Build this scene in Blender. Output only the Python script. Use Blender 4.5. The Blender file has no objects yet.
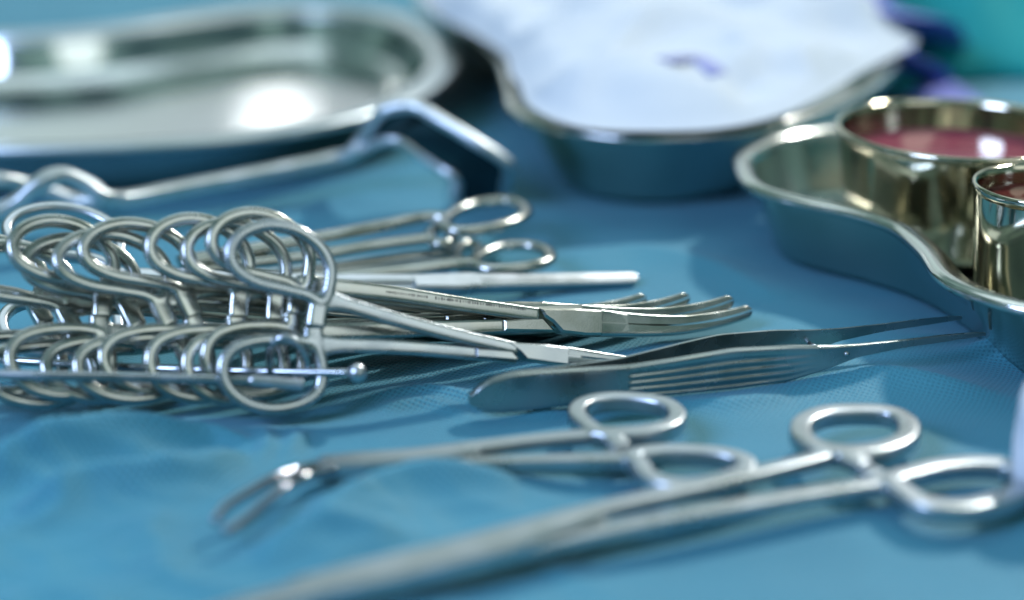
import bpy, bmesh, math, random
import numpy as np
from mathutils import Vector, Matrix, noise
from mathutils.geometry import delaunay_2d_cdt

random.seed(7)
S = bpy.context.scene
COL = S.collection
R = math.radians

# ------------------------------------------------------------------ camera
PITCH, CAMH, LENS = 20.0, 0.185, 60.0
F = 1024 * LENS / 36.0
cd = bpy.data.cameras.new('camera')
cam = bpy.data.objects.new('camera', cd)
COL.objects.link(cam)
cam.location = (0, 0, CAMH)
cam.rotation_euler = (R(90 - PITCH), 0, 0)
cd.lens, cd.sensor_width = LENS, 36.0
cd.clip_start, cd.clip_end = 0.01, 50
cd.dof.use_dof = True
cd.dof.focus_distance = 0.489
cd.dof.aperture_fstop = 3.4
S.camera = cam
S.render.resolution_x, S.render.resolution_y = 1024, 600
S.view_settings.view_transform = 'Standard'
S.view_settings.look = 'None'
S.view_settings.exposure = 0.0
S.view_settings.gamma = 1.0
S.render.engine = 'CYCLES'
S.cycles.use_denoising = True
S.cycles.max_bounces = 8
S.cycles.sample_clamp_indirect = 6.0
S.cycles.caustics_reflective = False
S.cycles.caustics_refractive = False

# ------------------------------------------------------------------ room light (a dim theatre all round)
W = bpy.data.worlds.new('World')
S.world = W
W.use_nodes = True


def N(nt, typ, **kw):
    n = nt.nodes.new(typ)
    for k, v in kw.items():
        setattr(n, k, v)
    return n


nt = W.node_tree
nt.nodes.clear()
wo = N(nt, 'ShaderNodeOutputWorld')
bg = N(nt, 'ShaderNodeBackground')
tc = N(nt, 'ShaderNodeTexCoord')
sep = N(nt, 'ShaderNodeSeparateXYZ')
nt.links.new(tc.outputs['Generated'], sep.inputs[0])
ramp = N(nt, 'ShaderNodeValToRGB')
mr = N(nt, 'ShaderNodeMapRange')
mr.inputs['From Min'].default_value = -1
mr.inputs['From Max'].default_value = 1
nt.links.new(sep.outputs['Z'], mr.inputs['Value'])
nt.links.new(mr.outputs[0], ramp.inputs[0])
cr = ramp.color_ramp
cr.elements[0].position, cr.elements[0].color = 0.0, (0.012, 0.040, 0.050, 1)
cr.elements[1].position, cr.elements[1].color = 1.0, (0.18, 0.32, 0.42, 1)
for p, c in ((0.5, (0.028, 0.082, 0.105, 1)), (0.56, (0.05, 0.11, 0.13, 1)), (0.70, (0.13, 0.25, 0.32, 1))):
    e = cr.elements.new(p)
    e.color = c
nz = N(nt, 'ShaderNodeTexNoise')
nz.inputs['Scale'].default_value = 3.2
nz.inputs['Detail'].default_value = 2.0
nt.links.new(tc.outputs['Generated'], nz.inputs['Vector'])
r2 = N(nt, 'ShaderNodeValToRGB')
r2.color_ramp.elements[0].position, r2.color_ramp.elements[0].color = 0.36, (0.25, 0.32, 0.30, 1)
r2.color_ramp.elements[1].position, r2.color_ramp.elements[1].color = 0.66, (2.3, 2.0, 1.45, 1)
nt.links.new(nz.outputs['Fac'], r2.inputs[0])
mx = N(nt, 'ShaderNodeMix', data_type='RGBA', blend_type='MULTIPLY')
mx.inputs[0].default_value = 1.0
nt.links.new(ramp.outputs[0], mx.inputs[6])
nt.links.new(r2.outputs[0], mx.inputs[7])
nt.links.new(mx.outputs[2], bg.inputs['Color'])
bg.inputs['Strength'].default_value = 0.9
nt.links.new(bg.outputs[0], wo.inputs['Surface'])


def area(name, loc, aim, size, power, col, size_y=None, shape='RECTANGLE'):
    l = bpy.data.lights.new(name, 'AREA')
    l.shape = shape
    l.size = size
    if size_y:
        l.size_y = size_y
    l.energy, l.color = power, col
    o = bpy.data.objects.new(name, l)
    COL.objects.link(o)
    o.location = loc
    d = Vector(aim) - Vector(loc)
    o.rotation_euler = d.to_track_quat('-Z', 'Y').to_euler()
    return o


area('theatre_lamp', (0.90, 1.60, 1.30), (0, 0.45, 0), 0.16, 29.0, (1.0, 0.985, 0.94), shape='DISK')
area('overhead_softbox', (-0.2, 1.15, 1.9), (0, 0.5, 0), 1.6, 7.5, (0.80, 0.90, 1.0), 0.9)  # softbox added overhead to give the metal its sheen
area('side_fill_light', (-0.75, -0.25, 0.75), (-0.05, 0.38, 0), 0.55, 16.0, (0.48, 0.62, 1.0), shape='DISK')  # added bluish fill that brightens the cloth at the front left
area('back_reflection_panel', (0.0, 3.4, 0.98), (0, 0.6, 0.1), 3.6, 11.5, (0.86, 0.94, 1.0), 1.65)  # added low panel beyond the table for the steel to reflect
area('wall_lamp', (-0.42, 3.0, 0.62), (-0.1, 0.65, 0), 0.13, 0.22, (1.0, 1.0, 1.0), shape='DISK')
area('operating_lamp', (0.80, -0.48, 0.92), (0, 0.42, 0), 0.85, 2.3, (0.96, 0.99, 1.0), shape='DISK')


# ------------------------------------------------------------------ materials
def new_mat(name):
    m = bpy.data.materials.new(name)
    m.use_nodes = True
    return m, m.node_tree, m.node_tree.nodes['Principled BSDF']


def steel(name, col, rough, var=0.10, scratch=0.04, scale=400.0, spots=0.0):
    m, nt, b = new_mat(name)
    b.inputs['Metallic'].default_value = 1.0
    tc = N(nt, 'ShaderNodeTexCoord')
    n1 = N(nt, 'ShaderNodeTexNoise')
    n1.inputs['Scale'].default_value = scale * 0.22
    n1.inputs['Detail'].default_value = 5
    nt.links.new(tc.outputs['Object'], n1.inputs['Vector'])
    r = N(nt, 'ShaderNodeMapRange')
    r.inputs['From Min'].default_value, r.inputs['From Max'].default_value = 0.3, 0.7
    r.inputs['To Min'].default_value, r.inputs['To Max'].default_value = max(0.02, rough - var), rough + var
    nt.links.new(n1.outputs['Fac'], r.inputs['Value'])
    nt.links.new(r.outputs[0], b.inputs['Roughness'])
    cr = N(nt, 'ShaderNodeValToRGB')
    cr.color_ramp.elements[0].position = 0.30
    cr.color_ramp.elements[1].position = 0.62
    cr.color_ramp.elements[0].color = (col[0] * (0.86 - spots), col[1] * (0.85 - spots), col[2] * (0.80 - spots), 1)
    cr.color_ramp.elements[1].color = (*col, 1)
    nt.links.new(n1.outputs['Fac'], cr.inputs[0])
    nt.links.new(cr.outputs[0], b.inputs['Base Color'])
    n2 = N(nt, 'ShaderNodeTexNoise')
    n2.inputs['Scale'].default_value = scale * 6
    n2.inputs['Detail'].default_value = 3
    nt.links.new(tc.outputs['Object'], n2.inputs['Vector'])
    bp = N(nt, 'ShaderNodeBump')
    bp.inputs['Strength'].default_value = scratch
    bp.inputs['Distance'].default_value = 0.0002
    nt.links.new(n2.outputs['Fac'], bp.inputs['Height'])
    nt.links.new(bp.outputs[0], b.inputs['Normal'])
    return m


M = {}
M['steel'] = steel('satin_steel', (0.42, 0.46, 0.49), 0.24)
M['steel_warm'] = steel('worn_warm_steel', (0.46, 0.48, 0.46), 0.23, var=0.06, spots=0.05)
M['steel_dark'] = steel('dull_grey_steel', (0.36, 0.41, 0.42), 0.27)
M['steel_dark_reflection'] = steel('dark_reflection_steel', (0.07, 0.09, 0.10), 0.16)  # retractor blade face: its dark reflection is put into the base colour
M['steel_pale'] = steel('matt_pale_steel', (0.50, 0.54, 0.58), 0.31, var=0.05)
M['matt'] = steel('bead_blasted_steel', (0.66, 0.71, 0.75), 0.40)
M['polish'] = steel('polished_dish_steel', (0.62, 0.64, 0.62), 0.18, var=0.05, scratch=0.015, scale=60)
M['tray'] = steel('brushed_dish_steel', (0.62, 0.66, 0.66), 0.11, var=0.03, scratch=0.02, scale=60)
M['rim'] = steel('satin_rim_steel', (0.60, 0.66, 0.70), 0.30, var=0.05, scratch=0.02, scale=60)
M['cup'] = steel('polished_cup_steel', (0.54, 0.51, 0.40), 0.09, var=0.03, scratch=0.01, scale=60)


def plain(name, col, rough=0.6, spec=0.5, bump=0.0, scale=200.0, sheen=0.0, mottling=0.12):
    m, nt, b = new_mat(name)
    tc = N(nt, 'ShaderNodeTexCoord')
    n1 = N(nt, 'ShaderNodeTexNoise')
    n1.inputs['Scale'].default_value = scale
    n1.inputs['Detail'].default_value = 4
    nt.links.new(tc.outputs['Object'], n1.inputs['Vector'])
    cr = N(nt, 'ShaderNodeValToRGB')
    k = 1 - mottling
    cr.color_ramp.elements[0].color = (col[0] * k, col[1] * k, col[2] * k, 1)
    cr.color_ramp.elements[1].color = (*col, 1)
    nt.links.new(n1.outputs['Fac'], cr.inputs[0])
    nt.links.new(cr.outputs[0], b.inputs['Base Color'])
    b.inputs['Roughness'].default_value = rough
    b.inputs['Specular IOR Level'].default_value = spec
    b.inputs['Sheen Weight'].default_value = sheen
    if bump:
        bp = N(nt, 'ShaderNodeBump')
        bp.inputs['Strength'].default_value = bump
        bp.inputs['Distance'].default_value = 0.0006
        nt.links.new(n1.outputs['Fac'], bp.inputs['Height'])
        nt.links.new(bp.outputs[0], b.inputs['Normal'])
    return m


M['gauze'] = plain('white_gauze', (0.60, 0.66, 0.73), 0.9, 0.2, 0.5, 900)
M['violet'] = plain('violet_tape', (0.18, 0.21, 0.62), 0.7, 0.3, 0.2, 900)
M['green'] = plain('green_cotton', (0.004, 0.30, 0.32), 0.85, 0.2, 0.4, 1200, 0.1)
M['liquid_red'] = plain('red_antiseptic', (0.26, 0.045, 0.075), 0.20, 0.6)
M['liquid_brown'] = plain('brown_antiseptic', (0.10, 0.012, 0.010), 0.06, 0.6)
M['violet_pale'] = plain('washed_violet_tape', (0.34, 0.36, 0.62), 0.8, 0.2, 0.2, 900)
M['jaw'] = steel('smoked_jaw_steel', (0.30, 0.33, 0.38), 0.16)
M['seam'] = plain('dark_seam', (0.012, 0.014, 0.016), 0.6, 0.3)
M['engraved'] = plain('etched_grey', (0.10, 0.095, 0.08), 0.7, 0.3)


def drape_mat():
    m, nt, b = new_mat('blue_nonwoven_drape')
    tc = N(nt, 'ShaderNodeTexCoord')
    mp = N(nt, 'ShaderNodeMapping')
    mp.inputs['Rotation'].default_value = (0, 0, R(27))
    nt.links.new(tc.outputs['Object'], mp.inputs['Vector'])
    # wandering of the weave
    nd = N(nt, 'ShaderNodeTexNoise')
    nd.inputs['Scale'].default_value = 30
    nt.links.new(tc.outputs['Object'], nd.inputs['Vector'])
    va = N(nt, 'ShaderNodeVectorMath', operation='MULTIPLY_ADD')
    va.inputs[1].default_value = (0.004, 0.004, 0)
    nt.links.new(nd.outputs['Color'], va.inputs[0])
    nt.links.new(mp.outputs[0], va.inputs[2])
    sp = N(nt, 'ShaderNodeSeparateXYZ')
    nt.links.new(va.outputs[0], sp.inputs[0])

    def wave(sock, pitch):
        k = N(nt, 'ShaderNodeMath', operation='MULTIPLY')
        k.inputs[1].default_value = 2 * math.pi / pitch
        nt.links.new(sock, k.inputs[0])
        s = N(nt, 'ShaderNodeMath', operation='SINE')
        nt.links.new(k.outputs[0], s.inputs[0])
        a = N(nt, 'ShaderNodeMath', operation='MULTIPLY_ADD')
        a.inputs[1].default_value = 0.5
        a.inputs[2].default_value = 0.5
        nt.links.new(s.outputs[0], a.inputs[0])
        return a.outputs[0]
    wx, wy = wave(sp.outputs['X'], 0.00135), wave(sp.outputs['Y'], 0.00150)
    pr = N(nt, 'ShaderNodeMath', operation='MULTIPLY')
    nt.links.new(wx, pr.inputs[0])
    nt.links.new(wy, pr.inputs[1])
    ns = N(nt, 'ShaderNodeTexNoise')
    ns.inputs['Scale'].default_value = 16
    ns.inputs['Detail'].default_value = 3
    nt.links.new(tc.outputs['Object'], ns.inputs['Vector'])
    msk = N(nt, 'ShaderNodeMapRange')
    msk.inputs['From Min'].default_value, msk.inputs['From Max'].default_value = 0.35, 0.65
    msk.inputs['To Min'].default_value, msk.inputs['To Max'].default_value = 0.35, 1.15
    nt.links.new(ns.outputs['Fac'], msk.inputs['Value'])
    ht = N(nt, 'ShaderNodeMath', operation='MULTIPLY')
    nt.links.new(pr.outputs[0], ht.inputs[0])
    nt.links.new(msk.outputs[0], ht.inputs[1])
    ff = N(nt, 'ShaderNodeTexNoise')
    ff.inputs['Scale'].default_value = 1500
    ff.inputs['Detail'].default_value = 2
    nt.links.new(tc.outputs['Object'], ff.inputs['Vector'])
    ad = N(nt, 'ShaderNodeMath', operation='MULTIPLY_ADD')
    ad.inputs[1].default_value = -0.8
    nt.links.new(ht.outputs[0], ad.inputs[0])
    nt.links.new(ff.outputs['Fac'], ad.inputs[2])
    bp = N(nt, 'ShaderNodeBump')
    bp.inputs['Strength'].default_value = 0.8
    bp.inputs['Distance'].default_value = 0.00035
    nt.links.new(ad.outputs[0], bp.inputs['Height'])
    nt.links.new(bp.outputs[0], b.inputs['Normal'])
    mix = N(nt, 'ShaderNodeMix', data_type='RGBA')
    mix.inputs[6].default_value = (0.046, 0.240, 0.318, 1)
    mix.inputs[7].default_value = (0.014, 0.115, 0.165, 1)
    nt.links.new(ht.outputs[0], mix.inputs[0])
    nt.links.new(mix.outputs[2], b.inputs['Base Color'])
    b.inputs['Roughness'].default_value = 0.62
    b.inputs['Specular IOR Level'].default_value = 0.35
    b.inputs['Sheen Weight'].default_value = 0.18
    b.inputs['Sheen Tint'].default_value = (0.58, 0.72, 1.0, 1)
    return m


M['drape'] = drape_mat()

# ------------------------------------------------------------------ helpers
_s, _c = math.sin(R(PITCH)), math.cos(R(PITCH))


def ray(px, py):
    a, b = (px - 512) / F, (300 - py) / F
    return Vector((a, _c + b * _s, -_s + b * _c))


def at(px, py, z=0.0):
    """The point of the table-parallel plane z that the photograph shows at a pixel."""
    d = ray(px, py)
    return Vector((0, 0, CAMH)) + d * ((z - CAMH) / d.z)


def at_y(px, py, y):
    d = ray(px, py)
    return Vector((0, 0, CAMH)) + d * (y / d.y)


def catmull(pts, n, closed=False):
    pts = [Vector(p) for p in pts]
    out = []
    m = len(pts)
    segs = m if closed else m - 1
    for i in range(segs):
        if closed:
            p0, p1, p2, p3 = pts[i - 1], pts[i], pts[(i + 1) % m], pts[(i + 2) % m]
        else:
            p0, p1, p2, p3 = pts[max(i - 1, 0)], pts[i], pts[i + 1], pts[min(i + 2, m - 1)]
        for k in range(n):
            t = k / n
            out.append(0.5 * ((2 * p1) + (p2 - p0) * t + (2 * p0 - 5 * p1 + 4 * p2 - p3) * t * t
                              + (3 * p1 - p0 - 3 * p2 + p3) * t ** 3))
    if not closed:
        out.append(pts[-1].copy())
    return out


def resample(pts, n, closed=False):
    p = [Vector(q) for q in pts]
    if closed:
        p = p + [p[0]]
    d = [0.0]
    for a, b in zip(p, p[1:]):
        d.append(d[-1] + (b - a).length)
    out = []
    cnt = n if closed else n - 1
    for k in range(n):
        s = d[-1] * k / cnt
        j = 0
        while j < len(d) - 2 and d[j + 1] < s:
            j += 1
        t = (s - d[j]) / max(d[j + 1] - d[j], 1e-12)
        out.append(p[j].lerp(p[j + 1], min(t, 1)))
    return out


class MB:
    def __init__(self):
        self.v, self.f = [], []

    def add(self, v, f):
        o = len(self.v)
        self.v += [tuple(q) for q in v]
        self.f += [tuple(i + o for i in q) for q in f]
        return self

    def sweep(self, pts, ra, rb, up=(0, 0, 1), closed=False, n=14, ex=2.0):
        """Tube of superelliptic section: half width ra across the path, half height rb along up."""
        pts = [Vector(p) for p in pts]
        m = len(pts)
        fa = ra if callable(ra) else (lambda t: ra)
        fb = rb if callable(rb) else (lambda t: rb)
        v, f = [], []
        for i, p in enumerate(pts):
            if closed:
                tg = pts[(i + 1) % m] - pts[i - 1]
            else:
                tg = pts[min(i + 1, m - 1)] - pts[max(i - 1, 0)]
            tg.normalize()
            side = Vector(up).cross(tg)
            if side.length < 1e-6:
                side = Vector((0, 1, 0)).cross(tg)
            side.normalize()
            u2 = tg.cross(side)
            t = i / (m if closed else m - 1)
            a_, b_ = fa(t), fb(t)
            for k in range(n):
                th = 2 * math.pi * k / n
                c, s = math.cos(th), math.sin(th)
                c = math.copysign(abs(c) ** (2 / ex), c)
                s = math.copysign(abs(s) ** (2 / ex), s)
                v.append(p + side * (a_ * c) + u2 * (b_ * s))
        for i in range(m if closed else m - 1):
            j = (i + 1) % m
            for k in range(n):
                k2 = (k + 1) % n
                f.append((i * n + k, i * n + k2, j * n + k2, j * n + k))
        if not closed:
            f.append(tuple(range(n - 1, -1, -1)))
            f.append(tuple((m - 1) * n + k for k in range(n)))
        return self.add(v, f)

    def ball(self, c, r, n=16):
        c = Vector(c)
        v = [c + Vector((0, 0, r))]
        for i in range(1, n // 2):
            a = math.pi * i / (n // 2)
            for k in range(n):
                b = 2 * math.pi * k / n
                v.append(c + Vector((math.sin(a) * math.cos(b), math.sin(a) * math.sin(b), math.cos(a))) * r)
        v.append(c - Vector((0, 0, r)))
        f = [(0, 1 + k, 1 + (k + 1) % n) for k in range(n)]
        for i in range(n // 2 - 2):
            for k in range(n):
                a, b = 1 + i * n + k, 1 + i * n + (k + 1) % n
                f.append((a, a + n, b + n, b))
        o = 1 + (n // 2 - 2) * n
        f += [(len(v) - 1, o + (k + 1) % n, o + k) for k in range(n)]
        return self.add(v, f)

    def prism(self, poly, z0, z1, ch):
        """Polygon (x, y) from z0 to z1 with chamfered edges."""
        P = [Vector((p[0], p[1], 0)) for p in poly]
        m = len(P)
        ar = sum(P[i].x * P[(i + 1) % m].y - P[(i + 1) % m].x * P[i].y for i in range(m))
        if ar < 0:
            P.reverse()
        ins = []
        for i in range(m):
            a = (P[i] - P[i - 1]).normalized()
            b = (P[(i + 1) % m] - P[i]).normalized()
            n_ = Vector((-a.y - b.y, a.x + b.x, 0))
            n_.normalize()
            ins.append(P[i] + n_ * ch / max(0.35, n_.dot(Vector((-a.y, a.x, 0)))))
        v, f = [], []
        for ring, z in ((ins, z0), (P, z0 + ch), (P, z1 - ch), (ins, z1)):
            v += [(p.x, p.y, z) for p in ring]
        for l in range(3):
            for i in range(m):
                j = (i + 1) % m
                f.append((l * m + i, l * m + j, (l + 1) * m + j, (l + 1) * m + i))
        f.append(tuple(range(m - 1, -1, -1)))
        f.append(tuple(3 * m + i for i in range(m)))
        return self.add(v, f)

    def mesh(self, name):
        me = bpy.data.meshes.new(name)
        me.from_pydata(self.v, [], self.f)
        me.update()
        return me

    def build(self, name, mat, parent=None, smooth=True, angle=None):
        me = self.mesh(name)
        return link(name, me, mat, parent, smooth, angle)


def link(name, me, mat, parent=None, smooth=True, angle=None):
    if mat is not None and not me.materials:
        me.materials.append(mat)
    if smooth:
        me.polygons.foreach_set('use_smooth', [True] * len(me.polygons))
        if angle:
            me.set_sharp_from_angle(angle=R(angle))
    o = bpy.data.objects.new(name, me)
    COL.objects.link(o)
    if parent is not None:
        o.parent = parent
    return o


def tag(o, label=None, cat=None, group=None, kind=None):
    for k, v in (('label', label), ('category', cat), ('group', group), ('kind', kind)):
        if v:
            o[k] = v
    return o


def thing(name, label, cat, group=None, loc=(0, 0, 0)):
    o = bpy.data.objects.new(name, None)
    o.empty_display_size = 0.01
    COL.objects.link(o)
    o.location = loc
    return tag(o, label, cat, group)


def children(o):
    return [c for c in bpy.data.objects if c.parent == o]


def copy_tree(o, parent=None):
    c = o.copy()
    COL.objects.link(c)
    c.parent = parent
    for ch in children(o):
        copy_tree(ch, c)
    return c


def fuse(mb, voxel=0.00032, smooth=5):
    """Union of overlapping tubes with softly blended joins, as one evaluated mesh."""
    me = mb.mesh('fuse')
    o = bpy.data.objects.new('fuse', me)
    COL.objects.link(o)
    a = o.modifiers.new('r', 'REMESH')
    a.mode, a.voxel_size = 'VOXEL', voxel
    b = o.modifiers.new('s', 'SMOOTH')
    b.iterations, b.factor = smooth, 0.5
    dg = bpy.context.evaluated_depsgraph_get()
    out = bpy.data.meshes.new_from_object(o.evaluated_get(dg), depsgraph=dg)
    bpy.data.objects.remove(o)
    bpy.data.meshes.remove(me)
    return out


def split(me, classify, names):
    """Cut a fused mesh into named pieces that keep its smooth normals. classify(centres) -> piece index per face."""
    nv, nf = len(me.vertices), len(me.polygons)
    co = np.empty(nv * 3)
    me.vertices.foreach_get('co', co)
    co = co.reshape(-1, 3)
    no = np.empty(nv * 3)
    me.vertices.foreach_get('normal', no)
    no = no.reshape(-1, 3)
    faces = [tuple(p.vertices) for p in me.polygons]
    ctr = np.array([co[list(f)].mean(axis=0) for f in faces])
    idx = classify(ctr)
    out = []
    for i, nm in enumerate(names):
        sel = [faces[k] for k in np.nonzero(idx == i)[0]]
        used = sorted({v for f in sel for v in f})
        mp = {v: k for k, v in enumerate(used)}
        m2 = bpy.data.meshes.new(nm)
        m2.from_pydata([tuple(co[v]) for v in used], [], [tuple(mp[v] for v in f) for f in sel])
        m2.update()
        m2.polygons.foreach_set('use_smooth', [True] * len(m2.polygons))
        if used:
            m2.normals_split_custom_set_from_vertices([tuple(no[v]) for v in used])
        out.append(m2)
    bpy.data.meshes.remove(me)
    return out


def dist_to(ctr, pts):
    P = np.array([tuple(p) for p in pts])
    best = np.full(len(ctr), 1e9)
    for i in range(0, len(P), 40):
        d = np.linalg.norm(ctr[:, None, :2] - P[None, i:i + 40, :2], axis=2).min(axis=1)
        best = np.minimum(best, d)
    return best


# ------------------------------------------------------------------ the drape over the table
def fold_line(px, amp, wid):
    w = [at(*p) for p in px]
    w = resample(catmull(w, 8), 40)
    return np.array([(p.x, p.y) for p in w]), amp, wid


FOLDS = [
    fold_line([(-60, 500), (0, 484), (60, 470), (150, 450), (210, 440)], 0.0060, 0.0075),
    fold_line([(20, 520), (90, 500), (170, 490), (240, 465)], 0.0050, 0.0075),
    fold_line([(150, 430), (220, 438), (262, 446)], 0.0014, 0.004),
    fold_line([(60, 425), (150, 418), (250, 428), (330, 424)], 0.0007, 0.005),
    fold_line([(262, 425), (268, 445), (262, 470)], 0.0014, 0.003),
    fold_line([(300, 428), (292, 450), (275, 470)], 0.0014, 0.003),
    fold_line([(300, 535), (340, 520), (385, 500), (450, 488), (520, 486)], 0.0040, 0.008),
    fold_line([(250, 560), (330, 540), (400, 540)], 0.0035, 0.008),
    fold_line([(370, 392), (430, 388), (500, 402), (560, 408)], 0.0012, 0.004),
    fold_line([(380, 404), (430, 400), (470, 412)], 0.0010, 0.0035),
    fold_line([(880, 345), (940, 342), (1000, 352), (1060, 370)], 0.0032, 0.006),
    fold_line([(700, 400), (800, 380), (900, 378), (1000, 395)], 0.0022, 0.009),
    fold_line([(560, 255), (640, 250), (720, 270), (780, 300)], 0.0016, 0.012),
    fold_line([(640, 395), (720, 402), (790, 396)], 0.0014, 0.006),
    fold_line([(530, 300), (600, 310), (660, 340)], 0.0012, 0.010),
]


PRESSED = [
    [(750, 466), (620, 450), (440, 461), (300, 470), (215, 530)], [(575, 420), (680, 420)], [(1030, 487), (850, 470), (600, 520), (300, 596), (100, 650)],
    [(800, 435), (910, 435)], [(469, 412), (720, 385), (850, 358), (985, 333)], [(700, 350), (955, 314)], [(0, 402), (330, 402)], [(0, 385), (330, 385)], [(0, 412), (345, 414)],
]


def drape():
    xs = np.concatenate([np.linspace(-1.6, -0.30, 24, endpoint=False), np.linspace(-0.30, 0.32, 400, endpoint=False),
                         np.linspace(0.32, 1.6, 24)])
    ys = np.concatenate([np.linspace(-0.30, 0.27, 14, endpoint=False), np.linspace(0.27, 0.62, 260, endpoint=False),
                         np.linspace(0.62, 1.05, 90, endpoint=False), np.linspace(1.05, 2.4, 24)])
    X, Y = np.meshgrid(xs, ys)
    Z = np.zeros_like(X)
    flat = []
    for x, y in zip(X.ravel(), Y.ravel()):
        u = Vector((x * 9, y * 14, 1.3))
        z = noise.noise(u) * 0.0012 + noise.noise(Vector((x * 34 + 0.4 * math.sin(y * 20), y * 60, 4.2))) * 0.0007
        # looser, rumpled corner at the front left
        k = max(0.0, min(1.0, (0.04 - x) / 0.10)) * max(0.0, min(1.0, (0.409 - y) / 0.025))
        if k:
            r_ = 1 - abs(noise.noise(Vector((x * 22 + y * 20, y * 40 - x * 12, 9.1))))
            z += k * ((r_ ** 4) * 0.0030 + (1 - abs(noise.noise(Vector((x * 50 + y * 46, y * 84 - x * 30, 5.1))))) ** 5 * 0.0012)
        flat.append(z)
    Z = np.array(flat).reshape(X.shape)
    for P, a, w in FOLDS:
        box = ((X > P[:, 0].min() - 4 * w) & (X < P[:, 0].max() + 4 * w) & (Y > P[:, 1].min() - 4 * w) & (Y < P[:, 1].max() + 4 * w))
        q = np.stack([X[box], Y[box]], axis=1)
        D = np.linalg.norm(q[:, None, :] - P[None], axis=2)
        j = D.argmin(axis=1)
        d = D.min(axis=1)
        taper = np.sin(np.pi * np.clip((j + 1) / (len(P) + 1), 0, 1)) ** 0.6
        Z[box] += 2.3 * a * np.exp(-(d / (0.8 * w)) ** 1.35) * taper
    # things press the cloth flat where they lie
    for px in PRESSED:
        P = resample([at(*p) for p in px], 60)
        P = np.array([(p.x, p.y) for p in P])
        box = ((X > P[:, 0].min() - .03) & (X < P[:, 0].max() + .03) & (Y > P[:, 1].min() - .03) & (Y < P[:, 1].max() + .03))
        q = np.stack([X[box], Y[box]], axis=1)
        d = np.linalg.norm(q[:, None, :] - P[None], axis=2).min(axis=1)
        k = np.clip((d - 0.003) / 0.013, 0, 1)
        k = k * k * (3 - 2 * k)
        Z[box] = Z[box] * k + (1 - k) * np.minimum(Z[box], 0.0009)
    # the cloth lies on the table top and drops over its edges
    nx, ny = len(xs), len(ys)
    v = np.stack([X.ravel(), Y.ravel(), Z.ravel() - 0.0012], axis=1)
    f = [(j * nx + i, j * nx + i + 1, (j + 1) * nx + i + 1, (j + 1) * nx + i) for j in range(ny - 1) for i in range(nx - 1)]
    me = bpy.data.meshes.new('table_cover')
    me.from_pydata(v.tolist(), [], f)
    me.update()
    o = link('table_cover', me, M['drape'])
    tag(o, 'blue nonwoven sterile drape covering the whole table top, creased at front', None, None, 'structure')
    return o


drape()


# ------------------------------------------------------------------ dishes
def outline(px, z, n=160):
    w = [at(p[0], p[1], z) for p in px]
    return resample(catmull(w, 14, True), n, True)


def normals2(P, k=3):
    m = len(P)
    ar = sum(P[i].x * P[(i + 1) % m].y - P[(i + 1) % m].x * P[i].y for i in range(m))
    s = 1 if ar > 0 else -1
    out = []
    for i in range(m):
        t = P[(i + k) % m] - P[i - k]
        out.append(Vector((-t.y, t.x, 0)).normalized() * s)
    return out


def rings_mesh(rings, cap_first=False, cap_last=True):
    m = len(rings[0])
    v = [tuple(p) for r in rings for p in r]
    f = []
    for l in range(len(rings) - 1):
        for i in range(m):
            j = (i + 1) % m
            f.append((l * m + i, l * m + j, (l + 1) * m + j, (l + 1) * m + i))
    mb = MB().add(v, f)
    return mb, m


def fill(mb, start, m):
    """Close a ring of points with a flat bottom, whatever its outline."""
    z = mb.v[start][2]
    pts = [Vector(mb.v[start + i][:2]) for i in range(m)]
    ov, oe, of, _, _, _ = delaunay_2d_cdt(pts, [], [list(range(m))], 1, 1e-7)
    mb.add([(p.x, p.y, z) for p in ov], [tuple(f) for f in of])


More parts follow.
